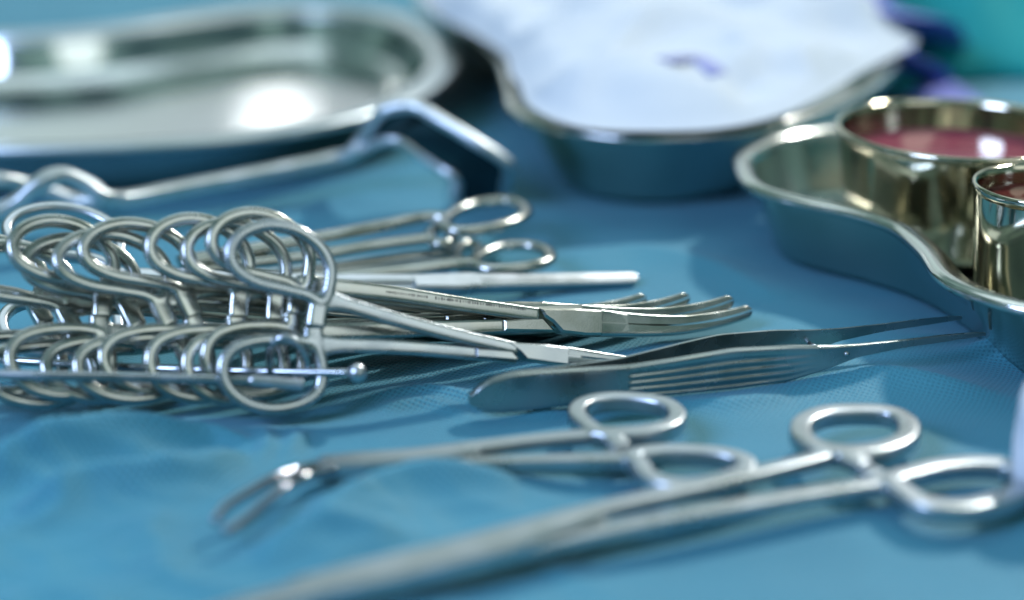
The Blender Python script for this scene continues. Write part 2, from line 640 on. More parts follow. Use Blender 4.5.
def dish(name, px, zr, label, inset=0.012, lip=0.005, group=None, wall=0.0011, mat='polish', flange=0.0):
    """Steel dish: bowl with a rolled lip as a part of its own. A third number of an outline point widens the slope there."""
    P = outline(px, zr)
    nn = normals2(P)
    c = sum(P, Vector()) / len(P)
    root = thing(name, label, 'dish', group, (c.x, c.y, 0))
    Q = [p - Vector((c.x, c.y, 0)) for p in P]
    ctl = [(at(p[0], p[1], zr) - Vector((c.x, c.y, 0)), p[2] if len(p) > 2 else 1.0) for p in px]
    mult = []
    for q in Q:
        w = [(1 / ((q - Vector((b.x, b.y, q.z))).length + 0.004) ** 3, k) for b, k in ctl]
        mult.append(sum(a * k for a, k in w) / sum(a for a, k in w))
    for _ in range(6):
        mult = [(mult[i - 1] + mult[i] * 2 + mult[(i + 1) % len(mult)]) / 4 for i in range(len(mult))]

    def off(d, z):
        s_ = min(1.0, max(0.0, d - flange) / inset)
        o = [Vector((q.x + n_.x * (d + (k - 1) * inset * s_), q.y + n_.y * (d + (k - 1) * inset * s_), 0)) for q, n_, k in zip(Q, nn, mult)]
        if d > 0.004:                            # relax the deeply inset rings so the waist stays smooth
            for _ in range(int(d * 900)):
                o = [(o[i - 1] + o[i] * 2 + o[(i + 1) % len(o)]) / 4 for i in range(len(o))]
        return [Vector((q.x, q.y, z)) for q in o]
    ins, fl = inset, flange
    prof_out = [(fl + 0.0008, zr - 0.0035), (fl + ins * 0.35, zr * 0.62), (fl + ins * 0.75, zr * 0.28), (fl + ins * 0.92, zr * 0.13), (fl + ins * 0.99, 0.0022), (fl + ins * 1.06, 0.0006), (fl + ins * 1.5, 0.0002), (fl + ins * 1.9, 0.0002)]
    prof_in = [(fl + 0.0008 + wall, zr - 0.0030), (fl + ins * 0.35 + wall, zr * 0.63), (fl + ins * 0.75 + wall, zr * 0.31), (fl + ins * 0.95 + wall, zr * 0.165), (fl + ins * 1.2 + wall, 0.0040), (fl + ins * 1.6, 0.0026), (fl + ins * 1.9, 0.0022)]
    rings = [off(d, z) for d, z in prof_out]
    mb, m = rings_mesh(rings)
    fill(mb, (len(rings) - 1) * m, m)
    rings2 = [off(d, z) for d, z in prof_in]
    mb2, _ = rings_mesh(rings2)
    s2 = len(mb.v)
    mb.add(mb2.v, mb2.f)
    fill(mb, s2 + (len(rings2) - 1) * m, m)
    mb.build('bowl', M[mat], root)
    k = lip
    lp = [(fl + 0.0024, zr - 0.0036), (fl + 0.0017, zr - 0.0016), (fl - 0.0004, zr - 0.0003), (fl * 0.5 - k * 0.3, zr + 0.0001), (-k * 0.6, zr + 0.0003), (-k * 0.88, zr - 0.0003), (-k, zr - 0.0016),
          (-k * 0.9, zr - 0.0030), (-k * 0.6, zr - 0.0036), (-k * 0.3, zr - 0.0022), (fl + 0.0002, zr - 0.0026), (fl + 0.0010, zr - 0.0044)]
    rings = [off(d, z) for d, z in lp]
    mb, _ = rings_mesh(rings)
    mb.build('rolled_rim', M['rim' if mat == 'tray' else mat], root)
    return root


kg = 'steel kidney dishes'
dish('kidney_dish', [(754, 150), (750, 165), (765, 183), (808, 196), (860, 207), (905, 222, 1.15), (935, 246, 1.5), (955, 272, 2.1), (990, 289, 2.0), (1040, 302),
                     (1120, 310), (1210, 290), (1265, 245), (1255, 195), (1200, 160), (1100, 138), (960, 124), (860, 126), (790, 134)],
     0.028, 'steel kidney dish holding two metal cups, at the right edge', inset=0.0085, lip=0.006)
dish('kidney_dish', [(516, 85), (520, 104), (545, 120), (600, 130), (660, 133), (740, 126), (815, 108), (872, 80), (890, 45), (850, 10), (760, -12),
                     (640, -15), (560, -26), (470, -30), (425, -12), (440, 14), (478, 30), (505, 52)],
     0.031, 'blurred steel kidney dish heaped with white gauze, at back centre', inset=0.014)
dish('kidney_dish', [(452, 50), (440, 78), (400, 101), (330, 121), (250, 134), (140, 143), (0, 147), (-140, 145), (-280, 135), (-400, 115), (-455, 85), (-440, 50),
                     (-380, 26), (-280, 14), (-150, 22), (-20, 33), (90, 28), (190, 14), (290, 4), (380, 10), (430, 27)],
     0.023, 'large empty blurred steel dish with a broad shiny rim, at back left', inset=0.010, lip=0.003, mat='tray', flange=0.009)


# ------------------------------------------------------------------ cups in the right dish
def lathe(prof, n=72):
    mb = MB()
    v = []
    for r_, z in prof:
        for k in range(n):
            a = 2 * math.pi * k / n
            v.append((r_ * math.cos(a), r_ * math.sin(a), z))
    f = []
    for i in range(len(prof) - 1):
        for k in range(n):
            k2 = (k + 1) % n
            f.append((i * n + k, i * n + k2, (i + 1) * n + k2, (i + 1) * n + k))
    return mb.add(v, f)


def cup(c, rad, ztop, zbot, level, liq, label):
    root = thing('gallipot', label, 'cup', 'steel cups in the right dish', (c[0], c[1], zbot))
    h = ztop - zbot
    b = rad * 0.80
    w = 0.0009
    prof = [(0.0002, 0), (b * 0.92, 0), (b, 0.0022), (rad * 0.90, h * 0.4), (rad * 0.955, h * 0.8), (rad * 0.97, h - 0.0024),
            (rad * 0.97 - w, h - 0.0020), (rad * 0.955 - w, h * 0.8), (rad * 0.90 - w, h * 0.4), (b - w, 0.0032), (b * 0.9, 0.0012), (0.0002, 0.0012)]
    prof2 = []
    for (a, z0), (a2, z2) in zip(prof, prof[1:]):
        for k in range(4):
            prof2.append((a + (a2 - a) * k / 4, z0 + (z2 - z0) * k / 4))
    prof2.append(prof[-1])
    lathe(prof2).build('cup_body', M['cup'], root, angle=50)
    lathe([(rad * 0.965 - w, h - 0.0030), (rad * 0.965 - w, h - 0.0008), (rad * 0.975, h), (rad * 0.992, h - 0.0002), (rad, h - 0.0011),
           (rad * 0.996, h - 0.0021), (rad * 0.98, h - 0.0026), (rad * 0.968, h - 0.0032)]).build('rim', M['cup'], root)
    rl = (rad * 0.90 - w) + (rad * 0.055) * max(0, (level - 0.4) / 0.4)
    lathe([(0.0002, level * h), (rl * 0.6, level * h), (rl * 0.96, level * h + 0.0001), (rl + 0.0002, level * h + 0.0008)]).build('liquid', liq, root)
    return root


c1 = at(962, 126, 0.044)
cup((c1.x, c1.y), 0.0420, 0.044, 0.0036, 0.72, M['liquid_red'], 'wide polished steel cup of pinkish red liquid, behind the smaller cup')
c2 = at(1051, 183, 0.046)
cup((c2.x, c2.y), 0.0224, 0.046, 0.0036, 0.84, M['liquid_brown'], 'smaller steel cup of dark brown liquid, cut off by the right edge')


# ------------------------------------------------------------------ gauze, tape, green towel
def sheet(name, px, z0, hfun, mat, n=90, thick=0.004, parent=None):
    """A thick soft pile: outline from the photograph at height z0, raised by hfun, closed underneath."""
    P = resample(catmull([at(p[0], p[1], z0) for p in px], 10, True), 140, True)
    c = sum(P, Vector()) / len(P)
    L = 22
    v, f = [], []
    m = len(P)
    for side in (1, -1):
        for l in range(L):
            t = l / (L - 1)
            for p in P:
                q = p.lerp(c, t * 0.985)
                edge = min(1.0, t / 0.10)
                z = z0 + hfun(q.x, q.y, t) * (1 if side > 0 else 0.86) + (thick * 0.5 * math.sqrt(max(0, 1 - (1 - edge) ** 2))) * side
                v.append(Vector((q.x, q.y, z)))
    for side in (0, 1):
        o = side * L * m
        for l in range(L - 1):
            for i in range(m):
                j = (i + 1) % m
                q = (o + l * m + i, o + l * m + j, o + (l + 1) * m + j, o + (l + 1) * m + i)
                f.append(q if side == 0 else q[::-1])
        f.append(tuple(o + (L - 1) * m + i for i in range(m)))
    for i in range(m):
        j = (i + 1) % m
        f.append((i, L * m + i, L * m + j, j))
    v = [q - Vector((c.x, c.y, 0)) for q in v]
    o = MB().add(v, f).build(name, mat, parent)
    o.location = (c.x, c.y, 0)
    return o


def gauze_h(x, y, t):
    r_ = noise.noise(Vector((x * 18 + 3, y * 14, 2.2)))
    r2_ = 1 - abs(noise.noise(Vector((x * 26 - y * 12, y * 16 + x * 8, 7.7))))
    return 0.010 * min(1, t * 2.2) + min(1, t * 5) * (0.009 * noise.noise(Vector((x * 30, y * 24, 8.8))) + 0.005 * r_ + 0.006 * r2_ ** 4 + 0.004 * (1 - abs(noise.noise(Vector((x * 9 + y * 20, y * 9 - x * 16, 1.7))))) ** 8)


g = sheet('gauze_pile', [(519, 84), (531, 107), (580, 127), (660, 131), (735, 126), (800, 107), (862, 72), (915, 44), (905, 30), (860, 14),
                         (800, -4), (700, -14), (600, -18), (520, -16), (428, -14), (434, 12), (476, 35), (505, 55), (510, 72)], 0.034, gauze_h, M['gauze'])
tag(g, 'rumpled white gauze swabs heaped over the middle dish', 'gauze')


def ribbon(name, pts, w, mat, label, up=(0, 0, 1)):
    pts = catmull(pts, 10)
    mb = MB().sweep(pts, w, 0.0009, up, n=10, ex=3)
    o = mb.build(name, mat)
    return tag(o, label, 'tape')


mark = []
bpy.context.view_layer.update()
for px_, py_ in [(664, 66), (676, 60), (694, 57), (708, 60), (718, 65)]:
    p_ = at(px_, py_, 0.046)
    hit, h_, _n, _i = g.ray_cast(Vector((p_.x - g.location.x, p_.y - g.location.y, 0.3)), Vector((0, 0, -1)))
    mark.append(Vector((p_.x, p_.y, (h_.z if hit else 0.046) + 0.0004)))
ribbon('gauze_tape', mark, lambda t: 0.0042, M['violet_pale'], 'thin pale violet tape curving across the top of the white gauze')
ribbon('gauze_tape', [at(836, -34, .055), at(860, -14, .052), at(884, 4, .046), at(902, 18, .038), at(914, 32, .024), at(922, 48, .010)], 0.024, M['violet'],
       'broad violet tape behind the top corner of the white gauze')
ribbon('gauze_tape', [at(892, 44, .034), at(905, 60, .026), at(922, 78, .014), at(944, 100, .006), at(965, 118, .0035)], 0.017, M['violet'],
       'violet tape hanging from the gauze corner towards the wide cup')


def towel():
    mb = MB()
    nx, ny = 90, 60
    x0, x1, y0, y1 = 0.205, 0.62, 0.80, 1.12
    v, f = [], []
    for j in range(ny):
        for i in range(nx):
            u, w = i / (nx - 1), j / (ny - 1)
            x = x0 + (x1 - x0) * u - 0.02 * math.sin(w * 5) + 0.10 * w * (1 - u) - 0.03
            y = y0 + (y1 - y0) * w + 0.02 * math.sin(u * 9)
            e = min(1, u * 7) * min(1, w * 5) * min(1, (1 - u) * 8) * min(1, (1 - w) * 8)
            z = 0.002 + e * (0.055 + 0.09 * w + 0.022 * math.sin(u * 16 + w * 5) + 0.02 * noise.noise(Vector((u * 5, w * 5, 3))))
            v.append((x, y, z))
    for j in range(ny - 1):
        for i in range(nx - 1):
            f.append((j * nx + i, j * nx + i + 1, (j + 1) * nx + i + 1, (j + 1) * nx + i))
    o = mb.add(v, f).build('surgical_towel', M['green'])
    md = o.modifiers.new('thickness', 'SOLIDIFY')
    md.thickness = 0.003
    tag(o, 'rumpled teal green towel at the far right behind the cups', 'towel')


towel()
g2 = sheet('gauze_pad', [(1018, 425), (1013, 450), (1020, 462), (1060, 470), (1110, 455), (1105, 425), (1050, 408)], 0.012,
           lambda x, y, t: 0.004 * min(1, t * 3), M['gauze'], thick=0.022)
tag(g2, 'pale folded pad just entering the picture at the right edge', 'gauze')


# ------------------------------------------------------------------ ring handled instruments
MM = 0.000268        # metres that one photograph pixel spans at the pile


def L2(pts, o=(0, 0), rot=0.0, k=MM, kx=None):
    """Photograph pixels to the flat local frame of an instrument (x to the tip, y across)."""
    c, s = math.cos(rot), math.sin(rot)
    out = []
    for x, y in pts:
        a, b = (x - o[0]) * k, -(y - o[1]) * k
        if kx and x - o[0] > 25:
            a = 25 * k + (x - o[0] - 25) * kx
        out.append(Vector((a * c - b * s, a * s + b * c, 0)))
    return out


def half(root, ring, shank, ratchet, zoff, mat, rr=0.00178, rz=0.0019, sw=0.0021, tz=0.0016, web=0.0, rex=2.8):
    """One handle: closed finger ring, shank and ratchet fused smoothly, cut into those parts afterwards."""
    rp = resample(catmull(ring, 12, True), 110, True)
    sp = resample(catmull(shank, 12), 70)
    tp = resample(catmull(ratchet, 8), 20)
    Z = Vector((0, 0, zoff))
    mb = MB()
    mb.sweep([p + Z for p in rp], rr, rz, closed=True, n=20, ex=rex)
    mb.sweep([p + Z for p in sp], lambda t: sw * (1.0 - 0.12 * t) + web * max(0.0, 1 - t / 0.14) ** 1.5, lambda t: tz, n=20, ex=4.2)
    mb.sweep([p + Z for p in tp], lambda t: 0.0027, lambda t: 0.0018, n=16, ex=4)
    # web that fills the crotch between the ring and the shank
    j = Vector(shank[0])
    if web:
        cc = sum(rp, Vector()) / len(rp)
        k = sorted(rp, key=lambda p: (p - j).length)
        side_a = min((p for p in rp if 0.0035 < (p - j).length < 0.0065 and (p - j).x < -0.003), key=lambda p: (p - j).length, default=j)
        side_b = min((p for p in rp if 0.0035 < (p - j).length < 0.0065 and (p - j).x > -0.002), key=lambda p: (p - j).length, default=j)
        for e in (side_a, side_b):
            mb.sweep([j + Z, j.lerp(e, 0.5) + Z, e + Z], 0.0019, 0.00155, n=16, ex=3.5)
        mid = (side_a + side_b) / 2
        mb.sweep([j + Z, j.lerp(mid, 0.55) + Z], 0.0018, 0.0015, n=16, ex=3)
    me = fuse(mb)
    jn = np.array(tuple(j))

    def classify(ctr):
        dr, ds, dt = dist_to(ctr, rp), dist_to(ctr, sp), dist_to(ctr, tp[5:])
        idx = np.zeros(len(ctr), int)
        idx[(dr < ds) & (dr < 0.0035)] = 1
        idx[(dt < ds) & (dt < dr) & (dt < 0.004)] = 2
        return idx
    ms = split(me, classify, ['shank', 'finger_ring', 'ratchet_bar'])
    for nm, m_ in zip(('shank', 'finger_ring', 'ratchet_bar'), ms):
        if len(m_.polygons):
            link(nm, m_, mat, root)


def jaws(root, cl, w0, w1, t0, t1, mat, gap=0.00018, teeth=False, flat=1.0):
    """Two facing jaws along the centreline cl, tapering from half width w0 to w1."""
    cl = resample(catmull(cl, 12), 60)
    for s in (1, -1):
        v, f = [], []
        m = len(cl)
        n = 12
        for i, p in enumerate(cl):
            tg = (cl[min(i + 1, m - 1)] - cl[max(i - 1, 0)]).normalized()
            nr = Vector((-tg.y, tg.x, 0)) * s
            t = i / (m - 1)
            w = w0 + (w1 - w0) * t ** 0.9
            h = t0 + (t1 - t0) * t
            if t > 0.96:
                w *= math.sqrt(max(0.05, 1 - ((t - 0.96) / 0.04) ** 2))
            g_ = gap + (0.00016 * (i % 2) if teeth else 0)
            for k in range(n):
                a = math.pi * k / (n - 1)
                yy = max(0.0, math.sin(a)) ** 0.34
                zz = math.copysign(abs(math.cos(a)) ** 0.34, math.cos(a))
                v.append(p + nr * (g_ + (w - g_) * yy) + Vector((0, 0, h * zz)))
        for i in range(m - 1):
            for k in range(n):
                k2 = (k + 1) % n
                q = (i * n + k, i * n + k2, (i + 1) * n + k2, (i + 1) * n + k)
                f.append(q if s < 0 else q[::-1])
        f.append(tuple(range(n)) if s > 0 else tuple(range(n - 1, -1, -1)))
        e = [(m - 1) * n + k for k in range(n)]
        f.append(tuple(e[::-1]) if s > 0 else tuple(e))
        MB().add(v, f).build('jaw', mat, root, angle=45)


def frame(o, P0, X, up):
    X = Vector(X).normalized()
    Y = Vector(up)
    Y = (Y - X * Y.dot(X)).normalized()
    Zv = X.cross(Y)
    m = Matrix((X, Y, Zv)).transposed().to_4x4()
    m.translation = P0
    o.matrix_world = m
    o.location, o.rotation_mode = P0, 'QUATERNION'
    o.rotation_quaternion = m.to_quaternion()


def on_ray(px, py, P0, dist, zguess):
    """Point of the pixel's ray at the given distance from P0, the solution nearest height zguess."""
    O, d = Vector((0, 0, CAMH)), ray(px, py).normalized()
    oc = O - P0
    b = oc.dot(d)
    c = oc.length_squared - dist * dist
    disc = b * b - c
    if disc < 0:
        return O + d * (-b)
    r_ = [O + d * (-b + s * math.sqrt(disc)) for s in (1, -1)]
    return min(r_, key=lambda q: abs(q.z - zguess))


RING_UP = [(322, 303), (329, 287), (330, 266), (319, 246), (296, 231), (268, 227), (243, 236), (231, 253), (236, 271), (256, 284), (285, 291), (306, 296)]
RING_LO = [(316, 347), (322, 369), (318, 390), (300, 403), (272, 408), (246, 402), (228, 386), (224, 366), (234, 350), (256, 342), (284, 340), (304, 342)]
ORG = (318, 326)


def straight_clamp(label, group):
    """Fine clamp with straight serrated jaws (the nearest of the pile)."""
    root = thing('surgical_clamp', label, 'clamp', group)
    rt = R(5.2)
    q = lambda pts: L2(pts, ORG, rt, MM, 0.000288)
    half(root, q(RING_UP), q([(321, 302), (338, 303), (390, 318), (450, 334), (512, 348)]), q([(319, 303), (316, 318), (315, 328)]), 0.0006, M['steel'], web=0.0012)
    half(root, q(RING_LO), q([(317, 347), (332, 345), (390, 346), (450, 350), (512, 356)]), q([(316, 350), (314, 338), (313, 327)]), -0.0006, M['steel'], web=0.0012)
    MB().prism([tuple(p[:2]) for p in q([(500, 341), (540, 343), (566, 346), (575, 349), (578, 363), (566, 365), (548, 363), (520, 359), (513, 351)])],
               -0.0024, 0.0024, 0.0005).build('box_lock', M['steel'], root, smooth=False)
    MB().prism([tuple(p[:2]) for p in q([(470, 347.5), (506, 350), (514, 360), (470, 356.5)])], -0.0021, 0.0021, 0.0004).build('lock_shoulder', M['steel'], root, smooth=False)
    jaws(root, q([(562, 354.5), (610, 359), (668, 363)]), 0.0026, 0.0010, 0.0026, 0.0013, M['steel'], teeth=True)
    return root, (q([(655, 362)])[0]).length


def curved_clamp(label, group, mat, slant=0.0):
    """Clamp with long curved jaws; the rest of the pile is copied from it."""
    root = thing('surgical_clamp', label, 'clamp', group)
    q = lambda pts: L2(pts, ORG, 0, MM, 0.000316)
    sl = lambda pts, d: [(x + d * (1.0 if x < 335 else 0.0), y) for x, y in pts]
    g = 1 + 0.006 * slant
    ru = [(321 - (321 - x) * g - slant, 303 - (303 - y) * (1 - 0.004 * slant)) for x, y in RING_UP]
    rl = [(317 - (317 - x) * g + 0.4 * slant, 347 + (y - 347) * (1 - 0.006 * slant)) for x, y in RING_LO]
    half(root, q(ru), q(sl([(321, 302), (338, 300), (400, 306), (470, 317), (545, 328)], -slant)), q([(319 - slant, 303), (316 - slant * 0.4, 318), (315, 329)]), 0.0006, mat, sw=0.0024, web=0.0013)
    half(root, q(rl), q(sl([(317, 347), (332, 346), (400, 344), (470, 341), (548, 338)], 0.4 * slant)), q([(316 + slant * 0.4, 350), (314 + slant * 0.2, 338), (313, 326)]), -0.0006, mat, sw=0.0024, web=0.0013)
    MB().prism([tuple(p[:2]) for p in q([(545, 321), (580, 321), (618, 323), (634, 326), (636, 347), (618, 350), (590, 350), (566, 347), (557, 336), (549, 330)])],
               -0.0027, 0.0027, 0.0007).build('box_lock', mat, root, smooth=False)
    MB().prism([tuple(p[:2]) for p in q([(510, 334), (548, 331), (560, 346), (510, 345)])], -0.0023, 0.0023, 0.0005).build('lock_shoulder', mat, root, smooth=False)
    jaws(root, q([(606, 336), (650, 338.5), (690, 338), (725, 333), (750, 327), (768, 321)]), 0.0039, 0.0020, 0.0029, 0.0016, mat, gap=0.00024)
    # worn etching along the upper shank: strokes too small to read
    mb = MB()
    rnd = random.Random(3)
    x = 400.0
    while x < 532:
        if 438 < x < 446:
            x += 6
        t = (x - 400) / 145
        y = 306.5 + 19 * t - 1.0
        h = rnd.uniform(0.8, 1.6)
        p = q([(x, y)])[0]
        w = rnd.uniform(0.00009, 0.00020)
        mb.prism([(p.x - w, p.y - h * MM), (p.x + w, p.y - h * MM), (p.x + w, p.y + h * MM), (p.x - w, p.y + h * MM)], 0.00215, 0.00232, 0.00002)
        x += rnd.uniform(1.6, 2.9)
    mb.build('etching', M['engraved'], root, smooth=False)
    return root, q([(768, 320)])[0]


PG = 'ring handled clamps piled at left'


def put(o, px0, z0, pxt, L, phi, zt=0.008, tipy=0.0):
    P0 = at(px0[0], px0[1], z0)
    T = on_ray(pxt[0], pxt[1], P0, L, zt)
    up = Vector((0, math.cos(R(phi)), math.sin(R(phi))))
    X = T - P0
    if tipy:                                   # aim so that a tip off the local x axis lands on the pixel
        Xn = X.normalized()
        Yn = (up - Xn * up.dot(Xn)).normalized()
        X = X - Yn * tipy
    frame(o, P0, X, up)
    print('PUT', o.name, [round(c * 1000, 1) for c in P0], 'tip', [round(c * 1000, 1) for c in T])


fc, Lf = straight_clamp('bright fine clamp with straight serrated jaws, nearest in the pile', PG)
put(fc, (318, 326), 0.0235, (655, 361), Lf, 62, 0.006)
cv, tp = curved_clamp('upper curved clamp whose long jaw tip reaches farthest right beside the tweezers', PG, M['steel_warm'])
Lc = tp.length
specs = [  # origin pixel, origin height, tip pixel, roll
    ((298, 312), 0.0245, (750, 315), 62, 0.004, None),
    ((277, 318), 0.0225, (732, 305), 56, 0.004, 'curved clamp with its tip second from the right, just behind the farthest tip'),
    ((240, 315), 0.0235, (688, 302), 58, 0.004, 'curved clamp with its tip third from the right, above the straight jaws'),
    ((196, 314), 0.0230, (645, 303), 54, 0.004, 'curved clamp with its short visible tip fourth from the right'),
    ((172, 323), 0.0215, (628, 313), 50, 0.004, 'clamp hidden deep in the pile between the fourth tip and the left rings'),
    ((140, 325), 0.0195, (600, 316), 45, 0.004, 'clamp mostly under the others, its rings at the left part of the pile'),
    ((104, 315), 0.0235, (562, 317), 50, 0.004, 'clamp buried in the pile, its rings near the left picture edge'),
    ((78, 330), 0.0185, (530, 318), 42, 0.004, 'clamp second from the left end of the pile, low flat rings'),
    ((48, 322), 0.0185, (500, 318), 42, 0.004, 'farthest left clamp of the pile, rings cut by the left edge'),
]
cw, _tp = curved_clamp('clamp with a skewed lock bar, fourth curved tip from the right', PG, M['steel_warm'], 14.0)
for i, (p0, z0, pt, phi, zt, lab) in enumerate(specs):
    o = cv if i == 0 else cw if i == 3 else copy_tree(cv if i < 3 or i == 6 else cw)
    if lab:
        o['label'] = lab
    put(o, p0, z0, pt, Lc, phi, zt)


# a large pale clamp lying over the left end of the pile, and the straight blunt clamp that points away behind it
def blunt_clamp():
    root = thing('surgical_clamp', 'straight pale blunt clamp lying behind the pile, its tip pointing right', 'clamp', PG)
    o = (300, 285)
    q = lambda pts: L2(pts, o, 0, 0.00033)
    up = [(x - 190, y - 46) for x, y in RING_UP]
    lo = [(x - 190, y - 46) for x, y in RING_LO]
    half(root, q(up), q([(131, 268), (150, 270), (240, 276), (330, 280), (415, 282)]), q([(129, 269), (127, 277), (126, 284)]), 0.0006, M['steel_pale'], sw=0.0023)
    half(root, q(lo), q([(127, 301), (145, 299), (240, 295), (330, 291), (415, 289)]), q([(126, 304), (125, 294), (124, 286)]), -0.0006, M['steel_pale'], sw=0.0023)
    MB().prism([tuple(p[:2]) for p in q([(405, 277), (465, 275), (476, 277), (476, 294), (455, 296), (408, 294)])], -0.0023, 0.0023, 0.0007).build('box_lock', M['steel_pale'], root, smooth=False)
    jaws(root, q([(468, 285.5), (550, 285), (637, 284)]), 0.0030, 0.0023, 0.0022, 0.0018, M['steel_pale'])
    return root, q([(637, 284)])[0].length


bc, Lb = blunt_clamp()
put(bc, (300, 286), 0.010, (637, 281), Lb, 25, 0.006)


# ------------------------------------------------------------------ flat lying forceps in the foreground
def flat_px(pts, z, c):
    return [at(x, y, z) - c for x, y in pts]


def fore_clamp(label, z, c0, ring1, shank1, rat1, ring2, shank2, rat2, jawl, w, box=None, mat=None, kk=1.0):
    c = at(c0[0], c0[1], 0.0)
    root = thing('ring_forceps', label, 'forceps', None, (c.x, c.y, 0))
    cz = c.copy()
    Q = lambda pts: [Vector((p.x, p.y, 0)) for p in flat_px(pts, z, cz)]
    half(root, Q(ring1), Q(shank1), Q(rat1), z + 0.0007, mat, rr=0.0024 * kk, rz=0.0024, rex=5.0, sw=0.0021 * kk, tz=0.0018)
    half(root, Q(ring2), Q(shank2), Q(rat2), z - 0.0007, mat, rr=0.0024 * kk, rz=0.0024, rex=5.0, sw=0.0021 * kk, tz=0.0018)
    if box:
        MB().prism([tuple(p[:2]) for p in Q(box)], z - 0.0024, z + 0.0026, 0.0008).build('box_lock', mat, root, smooth=False)
    return root, Q, cz


# right-angled forceps
r1 = [(600, 440), (587, 432), (577, 421), (582, 411), (603, 405), (635, 405), (664, 410), (677, 420), (673, 430), (652, 437), (622, 440)]
r2 = [(632, 458), (640, 466), (647, 477), (664, 485), (692, 487), (724, 481), (745, 471), (745, 463), (724, 456), (690, 453), (655, 453)]
root, Q, cz = fore_clamp('forceps with jaws bent down at a right angle, second from the front', 0.0045, (620, 448),
                         r1, [(602, 440), (585, 440), (520, 446), (440, 456), (380, 463)], [(604, 438), (614, 445), (622, 452)],
                         r2, [(634, 459), (610, 459), (520, 461), (440, 463), (380, 467)], [(633, 459), (623, 456), (612, 450)], None, None,
                         [(480, 454.5), (425, 456), (360, 460), (320, 464), (316, 474.5), (360, 472.5), (425, 467), (480, 459.5)], M['steel_pale'])
for s in (0, 1):
    dz = 0.0
    pts = ([(335, 463), (300, 470), (272, 480), (247, 494), (225, 508), (215, 522)], [(335, 470), (305, 477), (285, 488), (264, 504), (245, 520), (224, 533)])[s]
    hs = [0.0055, 0.0065, 0.0075, 0.0070, 0.0060, 0.0045]
    P = [at(p[0], p[1], h_) - cz for p, h_ in zip(pts, hs)]
    P = resample(catmull(P, 8), 40)
    MB().sweep(P, lambda t: 0.0014 - 0.0004 * t, lambda t: 0.0015 - 0.0003 * t, n=14, ex=2.6).build('jaw', M['jaw'], root)

# long forceps in front
r1 = [(832, 458), (812, 452), (801, 441), (804, 428), (826, 419), (860, 417), (892, 420), (908, 431), (905, 445), (884, 455), (856, 459)]
r2 = [(892, 482), (905, 495), (925, 506), (960, 509), (995, 503), (1020, 492), (1024, 478), (1008, 468), (974, 465), (940, 468), (912, 475)]
root, Q, cz = fore_clamp('longest forceps lying across the front, its shanks running out at the bottom', 0.0055, (850, 470),
                         r1, [(834, 457), (810, 465), (720, 487), (600, 514), (480, 545), (400, 568)], [(836, 456), (850, 464), (866, 471)],
                         r2, [(894, 482), (860, 486), (760, 502), (640, 523), (500, 553), (400, 577)], [(893, 482), (880, 476), (864, 470)], None, None,
                         [(606, 519), (520, 534), (400, 560), (290, 588), (290, 607), (400, 585), (520, 555), (606, 524)], M['steel_pale'], 1.18)
P = Q([(310, 595), (240, 614), (170, 634), (100, 652), (60, 662)])
zz = Vector((0, 0, 0.0055))
jaws(root, P, 0.0034, 0.0018, 0.0028, 0.0018, M['steel_pale'])
for c_ in root.children:
    if c_.name.startswith('jaw'):
        c_.location.z = 0.0055


